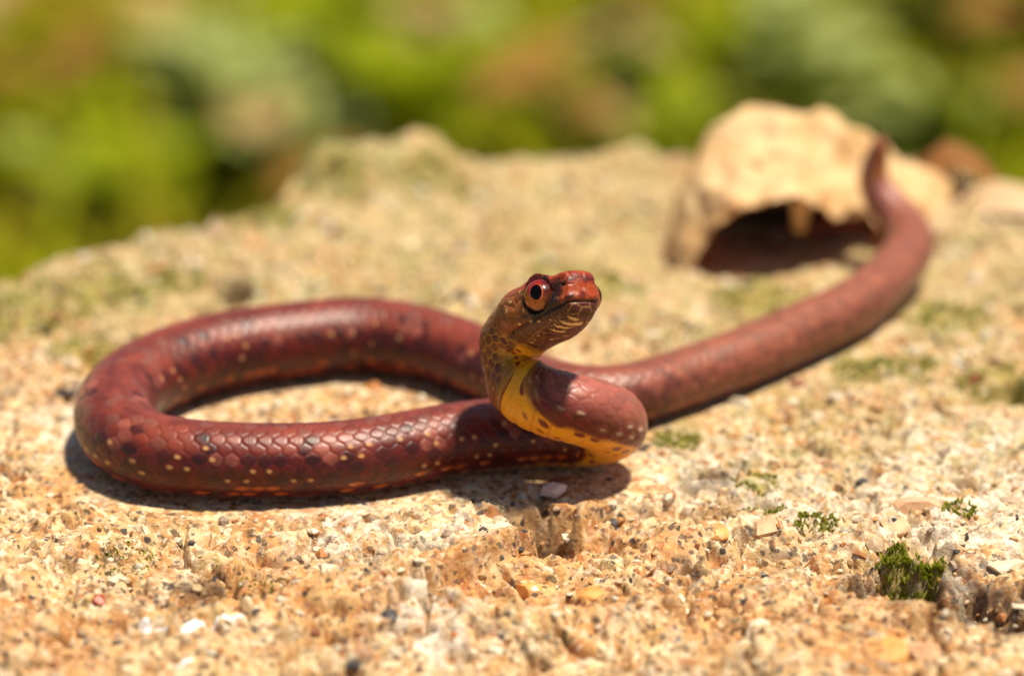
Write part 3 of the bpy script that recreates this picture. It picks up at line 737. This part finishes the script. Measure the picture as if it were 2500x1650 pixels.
# eyes
def uv_sphere(r, nu=40, nv=64):
    u = np.linspace(0, pi, nu)[:, None]; v = np.linspace(0, 2 * pi, nv, endpoint=False)[None]
    return np.stack([r * np.sin(u) * np.cos(v), r * np.sin(u) * np.sin(v), r * np.cos(u) * np.ones_like(v)], -1), grid_faces(nu, nv, True)
ey = NT('eye_iris')
m_eye = ey.fin(ey.mix(.8, ey.attr('iris', 'Color'), ey.ramp(ey.noise(22, 5, .7), [(.35, (.25, .2, .2)), (.62, (1, 1, 1))]), 'MULTIPLY'), .3, Specular_IOR_Level=.2, Coat_Weight=.55, Coat_Roughness=.03)
pn = NT('eye_pupil'); m_pup = pn.fin((.002, .0015, .001), .08, Specular_IOR_Level=.22)
rn = NT('eye_ring'); m_ring = rn.fin(lin(196, 66, 12), .3, Coat_Weight=1.0, Coat_Roughness=.03)
for sgn in (-1, 1):
    ec = HM + HF * EC[0] + HL * EC[1] * sgn + HU * EC[2]
    gaze = HL * sgn * .72 + HF * .66 + HU * .10; gaze /= np.linalg.norm(gaze)
    gx = np.cross(HU, gaze); gx /= np.linalg.norm(gx); gy = np.cross(gaze, gx)
    B3 = np.stack([gx, gy, gaze], 0)
    Vs, Fe = uv_sphere(EYE_R); x, y, z = Vs[..., 0] / EYE_R, Vs[..., 1] / EYE_R, Vs[..., 2] / EYE_R
    ic = mixc(C3(190, 104, 34), C3(150, 26, 0), smooth(-.25, .05, y + .08 * np.sin(x * 14)))
    side = x * (1 if sgn < 0 else -1)
    ic = mixc(ic, C3(60, 8, 3), smooth(.15, .6, side) * .85)
    ic = mixc(ic, C3(30, 6, 3), smooth(.80, .97, np.hypot(x, y)))
    e = obj('eye', make_mesh('eye', Vs.reshape(-1, 3) @ B3 + ec, Fe, m_eye, True, {'iris': np.clip(ic, 0, 1).reshape(-1, 3)}), snake)
    k = np.linspace(0, 1, 8)[:, None]; a = np.linspace(0, 2 * pi, 40, endpoint=False)[None]
    px_, py_ = k * np.cos(a) * .080, k * np.sin(a) * .106
    def cap(px_, py_, lift): return np.stack([px_, py_, np.sqrt(EYE_R ** 2 - px_ ** 2 - py_ ** 2) + lift], -1).reshape(-1, 3) @ B3 + ec
    obj('pupil', make_mesh('pupil', cap(px_, py_, .0035), grid_faces(8, 40, True), m_pup), e)
    k2 = np.linspace(0, 1, 4)[:, None]
    rx, ry = (.078 + .014 * k2) * np.cos(a), (.104 + .013 * k2) * np.sin(a)
    obj('iris_ring', make_mesh('iris_ring', cap(rx, ry, .002 + 0 * rx), grid_faces(4, 40, True), m_ring), e)

# ------------------------------------------------------------------ curled dry leaf
def bicubic(G, nu, nv):
    G = np.array(G, float)
    def cr(P, n):
        m = len(P); t = np.linspace(0, m - 1, n); k = np.clip(t.astype(int), 0, m - 2); f = (t - k).reshape(-1, *([1] * (P.ndim - 1)))
        g = lambda i: P[np.clip(i, 0, m - 1)]
        p0, p1, p2, p3 = g(k - 1), g(k), g(k + 1), g(k + 2)
        return .5 * (2 * p1 + (p2 - p0) * f + (2 * p0 - 5 * p1 + 4 * p2 - p3) * f ** 2 + (3 * p1 - p0 - 3 * p2 + p3) * f ** 3)
    return cr(np.swapaxes(cr(G, nu), 0, 1), nv).swapaxes(0, 1)
def shell(S, thick):
    nu, nv = S.shape[:2]
    n = np.cross(np.gradient(S, axis=0), np.gradient(S, axis=1)); n /= np.maximum(np.linalg.norm(n, axis=2, keepdims=True), 1e-9)
    A_ = (S + n * thick * .5).reshape(-1, 3); B_ = (S - n * thick * .5).reshape(-1, 3); N_ = nu * nv
    F = grid_faces(nu, nv)
    ring = np.r_[np.arange(nv), np.arange(1, nu) * nv + nv - 1, (nu - 1) * nv + np.arange(nv - 2, -1, -1), np.arange(nu - 2, 0, -1) * nv]
    nx = np.roll(ring, -1)
    return np.r_[A_, B_], np.r_[F[:, ::-1], F + N_, np.stack([ring, nx, nx + N_, ring + N_], -1)]
ROWS = [[(2.8, 8.95, -.05), (3.46, 8.85, .68), (4.02, 8.8, .90), (4.63, 8.85, 1.06), (5.28, 9.5, .60), (6.0, 10.1, .17), (6.9, 10.2, .02)],
        [(2.53, 9.5, .0), (3.07, 9.75, .97), (3.88, 9.9, 1.26), (4.66, 10.0, 1.22), (5.47, 10.35, .97), (6.42, 10.9, .50), (7.15, 11.0, .05)],
        [(2.62, 10.3, .0), (3.16, 10.8, 1.23), (3.87, 11.0, 1.80), (4.96, 11.2, 1.68), (5.79, 11.4, 1.32), (6.74, 11.8, .60), (7.6, 12.0, .12)],
        [(2.9, 11.4, -.05), (3.4, 12.0, .5), (4.1, 12.3, .8), (5.0, 12.4, .8), (5.9, 12.4, .6), (6.9, 12.5, .3), (7.7, 12.7, .02)]]
Lf = bicubic(ROWS, 70, 110)
lx, ly = Lf[..., 0], Lf[..., 1]
cr_ = fbm(lx * 1.3, ly * 1.3 + 4, 4); rdg = 1 - 2 * np.abs(fbm(lx * .9 + 3, ly * .9, 3))
Lf[..., 2] += .24 * cr_ + .17 * rdg * smooth(0, .4, Lf[..., 2]); Lf[..., 1] += .26 * fbm(lx * 1.8 + 9, Lf[..., 2] * 2.2, 3)
ke = np.zeros(Lf.shape[:2]); ke[0] = 1; ke[1] = .7; ke[2] = .3
Lf[..., 2] -= ke * .10 * np.abs(fbm(lx * 4 + 1, lx * 0 + 2, 3)) ; Lf[..., 1] -= ke * .15 * fbm(lx * 3 + 8, lx * 0, 2)
dl = NT('dry_leaf_skin')
dc = dl.ramp(dl.noise(1.0, 6, .6), [(.3, lin(210, 158, 92)), (.45, lin(232, 198, 136)), (.6, lin(242, 216, 160)), (.75, lin(218, 174, 108))])
dc = dl.mix(dl.math('MULTIPLY', dl.ramp(dl.noise(1.3, 4, .6, dist=.6), [(.56, 0), (.66, .6)]), .7), dc, lin(176, 120, 72))
dl.fin(dc, .6, dl.bump(dl.noise(5, 5), .06, .7))
m_dry = dl.translucent(lin(250, 132, 30), .30)
leaf = bpy.data.objects.new('dry_leaf', None); scene.collection.objects.link(leaf)
tag(leaf, 'large curled dry tan leaf arched over a dark hollow behind the snake\'s tail', 'leaf')
Vl, Fl = shell(Lf, .03); obj('blade', make_mesh('blade', Vl, Fl, m_dry), leaf)
# inner fold hanging under the arch, seen orange against the light
TG = [[(4.48, 9.0, 1.05), (4.64, 8.98, 1.08), (4.82, 9.02, 1.03)], [(4.54, 9.3, .68), (4.67, 9.2, .70), (4.80, 9.32, .68)], [(4.58, 9.5, .40), (4.67, 9.42, .34), (4.76, 9.5, .38)]]
Vt, Ft = shell(bicubic(TG, 16, 12), .025); obj('torn_flap', make_mesh('torn_flap', Vt, Ft, m_dry), leaf)
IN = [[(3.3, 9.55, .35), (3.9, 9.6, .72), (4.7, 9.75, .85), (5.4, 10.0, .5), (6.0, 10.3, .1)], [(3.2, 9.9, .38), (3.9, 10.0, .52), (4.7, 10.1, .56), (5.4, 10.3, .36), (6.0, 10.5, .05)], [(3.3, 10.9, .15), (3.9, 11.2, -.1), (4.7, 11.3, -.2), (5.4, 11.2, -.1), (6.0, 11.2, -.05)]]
fo = NT('hollow_shade'); m_hollow_shade = fo.fin(fo.ramp(fo.noise(2, 4), [(.35, lin(26, 11, 4)), (.65, lin(40, 18, 7))]), .8)  # near-black colour paints the shade of the hollow onto this sheet
Vt, Ft = shell(bicubic(IN, 24, 40), .025); obj('hollow_shade_fold', make_mesh('hollow_shade_fold', Vt, Ft, m_hollow_shade), leaf)
# midrib on the outer face
mr = Lf[::3, 58] + np.array([0, -.012, .02]); a = np.linspace(0, 2 * pi, 8, endpoint=False)
tg = np.gradient(mr, axis=0); tg /= np.linalg.norm(tg, axis=1)[:, None]; e1 = np.cross(tg, [1, 0, 0]); e1 /= np.linalg.norm(e1, axis=1)[:, None]; e2 = np.cross(tg, e1)
Vm = mr[:, None] + .035 * (np.cos(a)[None, :, None] * e1[:, None] + np.sin(a)[None, :, None] * e2[:, None])
obj('midrib', make_mesh('midrib', Vm.reshape(-1, 3), grid_faces(len(mr), 8, True), m_dry), leaf)

m_dry2 = plain_leaf('brown_scrap', lin(140, 92, 46), lin(176, 124, 72), lin(160, 90, 30), .3)
m_dry3 = plain_leaf('pale_scrap', lin(214, 180, 134), lin(232, 204, 164), lin(200, 150, 80), .3)
def scrap(G, mat, label, thick=.03):
    S = bicubic(G, 24, 24); S[..., 2] += .06 * fbm(S[..., 0] * 3, S[..., 1] * 3, 3)
    Vx, Fx = shell(S, thick); o0 = np.array([Vx[:, 0].mean(), Vx[:, 1].mean(), Vx[:, 2].min()])
    return tag(obj('dry_leaf', make_mesh('dry_leaf', Vx - o0, Fx, mat), loc=o0), label, 'leaf')
scrap([[(7.0, 12.0, .25), (7.4, 11.9, .55), (7.9, 12.0, .5), (8.3, 12.1, .1)], [(6.9, 12.5, .4), (7.4, 12.5, .85), (7.9, 12.5, .75), (8.4, 12.6, .2)], [(7.0, 13.0, .2), (7.5, 13.1, .5), (8.0, 13.1, .4), (8.5, 13.1, .0)]], m_dry2, 'small curled brown leaf beyond the large curled tan leaf at the boulder\'s rim')
scrap([[(6.62, 9.75, .12), (6.9, 9.95, .10), (7.3, 10.4, .10)], [(6.75, 9.95, .30), (7.1, 10.5, .38), (7.75, 11.3, .36)], [(6.9, 10.4, .12), (7.3, 11.0, .2), (8.2, 11.8, .15)]], m_dry3, 'pale flat strip of dead leaf beside the bend of the snake\'s tail')
scrap([[(7.7, 11.2, .05), (8.3, 11.0, .12), (9.0, 11.0, .05)], [(7.7, 11.7, .3), (8.4, 11.7, .42), (9.2, 11.6, .2)], [(7.9, 12.1, .1), (8.6, 12.1, .2), (9.4, 12.0, .0)]], m_dry3, 'pale crumpled leaf lying past the small curled brown leaf')

# ------------------------------------------------------------------ mineral grains standing out of the boulder
def ico():
    p = (1 + 5 ** .5) / 2
    V = np.array([(-1, p, 0), (1, p, 0), (-1, -p, 0), (1, -p, 0), (0, -1, p), (0, 1, p), (0, -1, -p), (0, 1, -p), (p, 0, -1), (p, 0, 1), (-p, 0, -1), (-p, 0, 1)]) / 1.9
    F = np.array([(0, 11, 5), (0, 5, 1), (0, 1, 7), (0, 7, 10), (0, 10, 11), (1, 5, 9), (5, 11, 4), (11, 10, 2), (10, 7, 6), (7, 1, 8), (3, 9, 4), (3, 4, 2), (3, 2, 6), (3, 6, 8), (3, 8, 9), (4, 9, 5), (2, 4, 11), (6, 2, 10), (8, 6, 7), (9, 8, 1)])
    return V, F
IV, IF = ico()
gq = NT('mineral_grain')
gc = gq.mix(.5, gq.attr('tint', 'Color'), gq.ramp(gq.noise(14, 4, .65), [(.3, (.45, .42, .4)), (.65, (1, 1, 1))]), 'MULTIPLY')
m_grain = gq.fin(gc, gq.ramp(gq.noise(9, 3), [(.4, .75), (.65, .45)]), gq.bump(gq.noise(20, 4), .02, .6))
PAL = .85 * np.array([lin(238, 222, 190), lin(220, 186, 134), lin(206, 152, 92), lin(190, 122, 60), lin(226, 212, 184), lin(176, 150, 124), lin(66, 58, 58), lin(150, 84, 44), lin(210, 176, 136)])
PW = np.array([.22, .20, .13, .09, .10, .10, .06, .04, .06])
def grains(n, region, smin, smax, power):
    x = RNG.uniform(region[0], region[1], n); y = RNG.uniform(region[2], region[3], n)
    dens = smooth(-.25, .25, fbm(x * .9 + 2, y * .9, 3)); k = RNG.random(n) < .25 + .75 * dens
    g, _ = footprint(x, y); k &= g > -.05
    x = x[k]; y = y[k]; n = len(x)
    sz = smin * (smax / smin) ** (RNG.random(n) ** power)
    V = IV[None] * (1 + RNG.uniform(-.35, .35, (n, 12, 1)))
    V = V * (sz[:, None] * RNG.uniform(.6, 1.3, (n, 3)) * np.array([1, 1, .62]))[:, None, :]
    a = RNG.uniform(0, 2 * pi, n); b = RNG.normal(0, .45, n)
    ca, sa, cb, sb = [q[:, None] for q in (np.cos(a), np.sin(a), np.cos(b), np.sin(b))]
    X_, Y_, Z_ = V[..., 0], V[..., 1] * cb - V[..., 2] * sb, V[..., 1] * sb + V[..., 2] * cb
    V = np.stack([X_ * ca - Y_ * sa, X_ * sa + Y_ * ca, Z_], -1)
    col = PAL[RNG.choice(len(PAL), n, p=PW)] * RNG.uniform(.8, 1.15, (n, 1))
    dk = blob(x, y, MOSS) > .5
    col[dk] *= np.array([.75, .8, .5])
    pos = np.stack([x, y, surf(x, y) - sz * .28], -1)
    return V, pos, sz, np.clip(col, .01, .9)
sets = [grains(5200, (-7.2, 7.2, -5.4, 2.6), .02, .11, 1.9), grains(4000, (-9, 9, 2.6, 13), .04, .16, 1.6)]
GV = np.concatenate([s[0] for s in sets]); GP = np.concatenate([s[1] for s in sets]); GS = np.concatenate([s[2] for s in sets]); GC = np.concatenate([s[3] for s in sets])
dep = (GP[:, 1] + 35.6) * .927 + (16.7 - GP[:, 2]) * .375
order = np.argsort(-GS / dep); big, rest_i = order[:280], order[280:]
n = len(rest_i)
gst = obj('fine_grains', make_mesh('fine_grains', (GV[rest_i] + GP[rest_i][:, None]).reshape(-1, 3), (np.arange(n)[:, None, None] * 12 + IF).reshape(-1, 3), m_grain, False, {'tint': np.repeat(GC[rest_i], 12, 0)}), boulder)
tag(gst, kind='stuff')
for i in big:
    obj('mineral_grain', make_mesh('mineral_grain', GV[i], IF, m_grain, False, {'tint': np.repeat(GC[i][None], 12, 0)}), boulder, GP[i])

# larger quartz and feldspar crystals
def crystal_mat(name, c0, c1, rough, trans=.0):
    q = NT(name); return q.fin(q.ramp(q.noise(3, 5, .6), [(.35, c0), (.65, c1)]), rough, q.bump(q.noise(9, 4), .03, .5), Transmission_Weight=trans, Subsurface_Weight=.25, Subsurface_Scale=.001)
m_q = crystal_mat('smoky_quartz', lin(206, 158, 116), lin(226, 190, 150), .28)
m_o = crystal_mat('amber_quartz', lin(206, 140, 66), lin(226, 172, 104), .3)
m_f = crystal_mat('white_feldspar', lin(206, 186, 152), lin(228, 212, 182), .6)
m_p = crystal_mat('pink_chip', lin(240, 204, 176), lin(250, 226, 204), .5)
m_k = crystal_mat('black_mica', lin(46, 42, 46), lin(70, 64, 68), .35)
m_r = crystal_mat('red_grain', lin(150, 54, 26), lin(176, 78, 40), .4)
import bmesh
def chunk(seed, sx, sy, sz, cuts=9, sub=2):
    r = random.Random(seed); bm = bmesh.new(); bmesh.ops.create_icosphere(bm, subdivisions=sub, radius=1)
    for _ in range(cuts):
        d = Vector((r.gauss(0, 1), r.gauss(0, 1), r.gauss(0, 1) + .2)).normalized()
        res = bmesh.ops.bisect_plane(bm, geom=bm.verts[:] + bm.edges[:] + bm.faces[:], plane_co=d * r.uniform(.55, .8), plane_no=d, clear_outer=True)
        ed_ = [e for e in res['geom_cut'] if isinstance(e, bmesh.types.BMEdge)]
        if ed_: bmesh.ops.holes_fill(bm, edges=ed_)
    bmesh.ops.triangulate(bm, faces=bm.faces[:])
    V = np.array([v.co[:] for v in bm.verts]) * [sx, sy, sz]; F = np.array([[v.index for v in f.verts] for f in bm.faces]); 
    bm.verts.index_update(); F = np.array([[v.index for v in f.verts] for f in bm.faces]); bm.free()
    return V, F
CR = [('quartz_crystal', m_q, 5.38, -.32, .40, .30, .22), ('quartz_crystal', m_q, 5.0, -.72, .34, .22, .13), ('quartz_crystal', m_q, 3.85, .05, .34, .26, .14), ('quartz_crystal', m_q, 4.95, -4.2, .34, .3, .24), ('quartz_crystal', m_o, 4.55, -4.15, .36, .3, .22),
      ('quartz_crystal', m_o, 2.6, -1.0, .30, .2, .10), ('quartz_crystal', m_o, -3.9, -2.05, .30, .22, .10), ('quartz_crystal', m_o, -3.2, -1.75, .36, .2, .08), ('quartz_crystal', m_q, 3.3, -.9, .3, .2, .12), ('quartz_crystal', m_q, 5.0, -2.45, .12, .12, .12),
      ('feldspar_crystal', m_f, -.15, -1.25, .30, .24, .22), ('feldspar_crystal', m_f, -.3, -3.5, .22, .2, .14), ('feldspar_crystal', m_f, -2.3, -2.5, .18, .15, .10), ('feldspar_crystal', m_f, 5.6, -3.9, .2, .2, .12), ('feldspar_crystal', m_f, .55, -3.1, .28, .2, .14),
      ('feldspar_crystal', m_f, 6.3, -1.9, .3, .2, .12), ('feldspar_crystal', m_f, -4.4, 3.0 - 1.5, .15, .15, .1), ('feldspar_crystal', m_f, 3.0, -3.6, .2, .16, .12), ('quartz_crystal', m_o, .2, -2.1, .24, .18, .12), ('quartz_crystal', m_o, 1.0, -2.6, .22, .2, .1),
      ('mica_flake', m_k, 1.75, -1.15, .14, .10, .05), ('mica_flake', m_k, 2.1, -.85, .12, .08, .05), ('mica_flake', m_k, 1.5, -2.2, .12, .1, .06), ('mica_flake', m_k, -3.75, -2.25, .10, .07, .05), ('mica_flake', m_k, -4.3, -2.7, .1, .06, .05), ('mica_flake', m_k, 2.9, -1.6, .1, .07, .05), ('mica_flake', m_k, 3.2, -2.2, .1, .08, .06), ('mica_flake', m_k, -1.7, -1.6, .08, .06, .05), ('mica_flake', m_k, .75, -1.9, .1, .07, .05),
      ('red_grain', m_r, 5.95, -3.35, .11, .1, .12), ('red_grain', m_r, -5.5, -.9, .10, .09, .08), ('red_grain', m_r, -5.1, -3.1, .12, .1, .08)]
for i, (nm, mt, x, y, sx, sy, sz) in enumerate(CR):
    V, F = chunk(i + 3, sx, sy, sz); V = rotz(V, i * 1.7)
    obj(nm, make_mesh(nm, V, F, mt, False), boulder, (x, y, float(surf(x, y)[0]) - sz * .38))

# loose stone chip in front of the snake
def chip(seed, x, y, s, mat, label, name='stone_chip'):
    V, F = chunk(seed, *s, cuts=12); V = rotz(V, .5); V[:, 2] -= V[:, 2].min()
    return tag(obj(name, make_mesh(name, V, F, mat, False), loc=(x, y, float(surf(x, y)[0]) - .02)), label, 'stone')
chip(61, .53, .12, (.24, .15, .13), m_p, 'small pale pink stone chip lying loose in front of the snake')

# chalky white streak dried on the rock
wq = NT('chalky_crust'); m_white = wq.fin(wq.ramp(wq.noise(8, 4), [(.35, lin(226, 222, 220)), (.6, lin(252, 250, 250))]), .7, wq.bump(wq.noise(14, 4), .03, .6))
def crust(pts, wid):
    pts = np.array(pts, float); t = np.linspace(0, 1, 40); k = np.linspace(0, 1, len(pts))
    cx, cy = np.interp(t, k, pts[:, 0]), np.interp(t, k, pts[:, 1]); v = np.linspace(-1, 1, 13)
    tx, ty = np.gradient(cx), np.gradient(cy); ln = np.hypot(tx, ty)
    ww = wid * np.sin(pi * t) ** .5 * (1 + .7 * fbm(t * 9, t * 0 + pts[0, 0], 3))
    X_ = cx[:, None] - (ty / ln)[:, None] * v[None] * ww[:, None]; Y_ = cy[:, None] + (tx / ln)[:, None] * v[None] * ww[:, None]
    Hh = surf(X_.ravel(), Y_.ravel()).reshape(X_.shape) + .028 * (1 - v[None] ** 2) - .006 + .012 * noise(X_ * 9, Y_ * 9)
    obj('chalky_streak', make_mesh('chalky_streak', np.stack([X_, Y_, Hh], -1).reshape(-1, 3), grid_faces(40, 13), m_white), boulder)
crust([(-4.6, -3.6), (-4.4, -3.75), (-4.15, -3.85)], .06); crust([(-4.2, -4.1), (-3.9, -3.85), (-3.5, -3.6), (-3.2, -3.55)], .09); crust([(-4.0, -4.7), (-3.8, -4.5)], .05)

# moss tufts
mq = NT('moss'); mc = mq.ramp(mq.attr('rnd'), [(0, lin(92, 92, 10)), (.5, lin(134, 130, 24)), (1, lin(166, 156, 64))]); mq.fin(mc, .7); m_moss = mq.translucent(lin(140, 160, 20), .3)
def moss_patch(cx, cy, r, n, hgt):
    a = RNG.uniform(0, 2 * pi, n); d = r * np.sqrt(RNG.random(n)); x = cx + d * np.cos(a) * 1.2; y = cy + d * np.sin(a)
    k = fbm(x * 2.5 + 1, y * 2.5, 3) > -.12; x, y = x[k], y[k]; g, _ = footprint(x, y); k = g > .02; x, y = x[k], y[k]; n = len(x)
    if n == 0: return
    z = surf(x, y); h = hgt * RNG.uniform(.4, 1.2, n); b = RNG.uniform(0, 2 * pi, n); w = .016 + .012 * RNG.random(n); ln = RNG.uniform(0, .9, n) * h
    base = np.stack([x, y, z - .015], -1); tip = base + np.stack([np.cos(b) * ln, np.sin(b) * ln, h], -1); pr = np.stack([-np.sin(b) * w, np.cos(b) * w, 0 * w], -1)
    mid_ = (base + tip) / 2 + np.stack([0 * w, 0 * w, h * .12], -1)
    V = np.stack([base - pr * .6, base + pr * .6, mid_ + pr, tip, mid_ - pr], 1).reshape(-1, 3)
    F3 = (np.arange(n)[:, None, None] * 5 + np.array([[2, 3, 4]])).reshape(-1, 3); F4 = (np.arange(n)[:, None, None] * 5 + np.array([[0, 1, 2, 4]])).reshape(-1, 4)
    tag(obj('moss', make_mesh('moss', V, [F4, F3], m_moss, True, {'rnd': np.repeat(RNG.random(n), 5)}), boulder), kind='stuff')
for cx, cy, r in MOSS: moss_patch(cx, cy, r * .8, int(620 * r + 60), .04 + .05 * min(r, 1))
moss_patch(5.05, -1.85, .35, 900, .12); moss_patch(4.0, -.75, .25, 300, .07); moss_patch(5.9, -.5, .2, 260, .07); moss_patch(-3.3, -2.6, .3, 300, .04); moss_patch(-4.9, -1.9, .35, 300, .04)
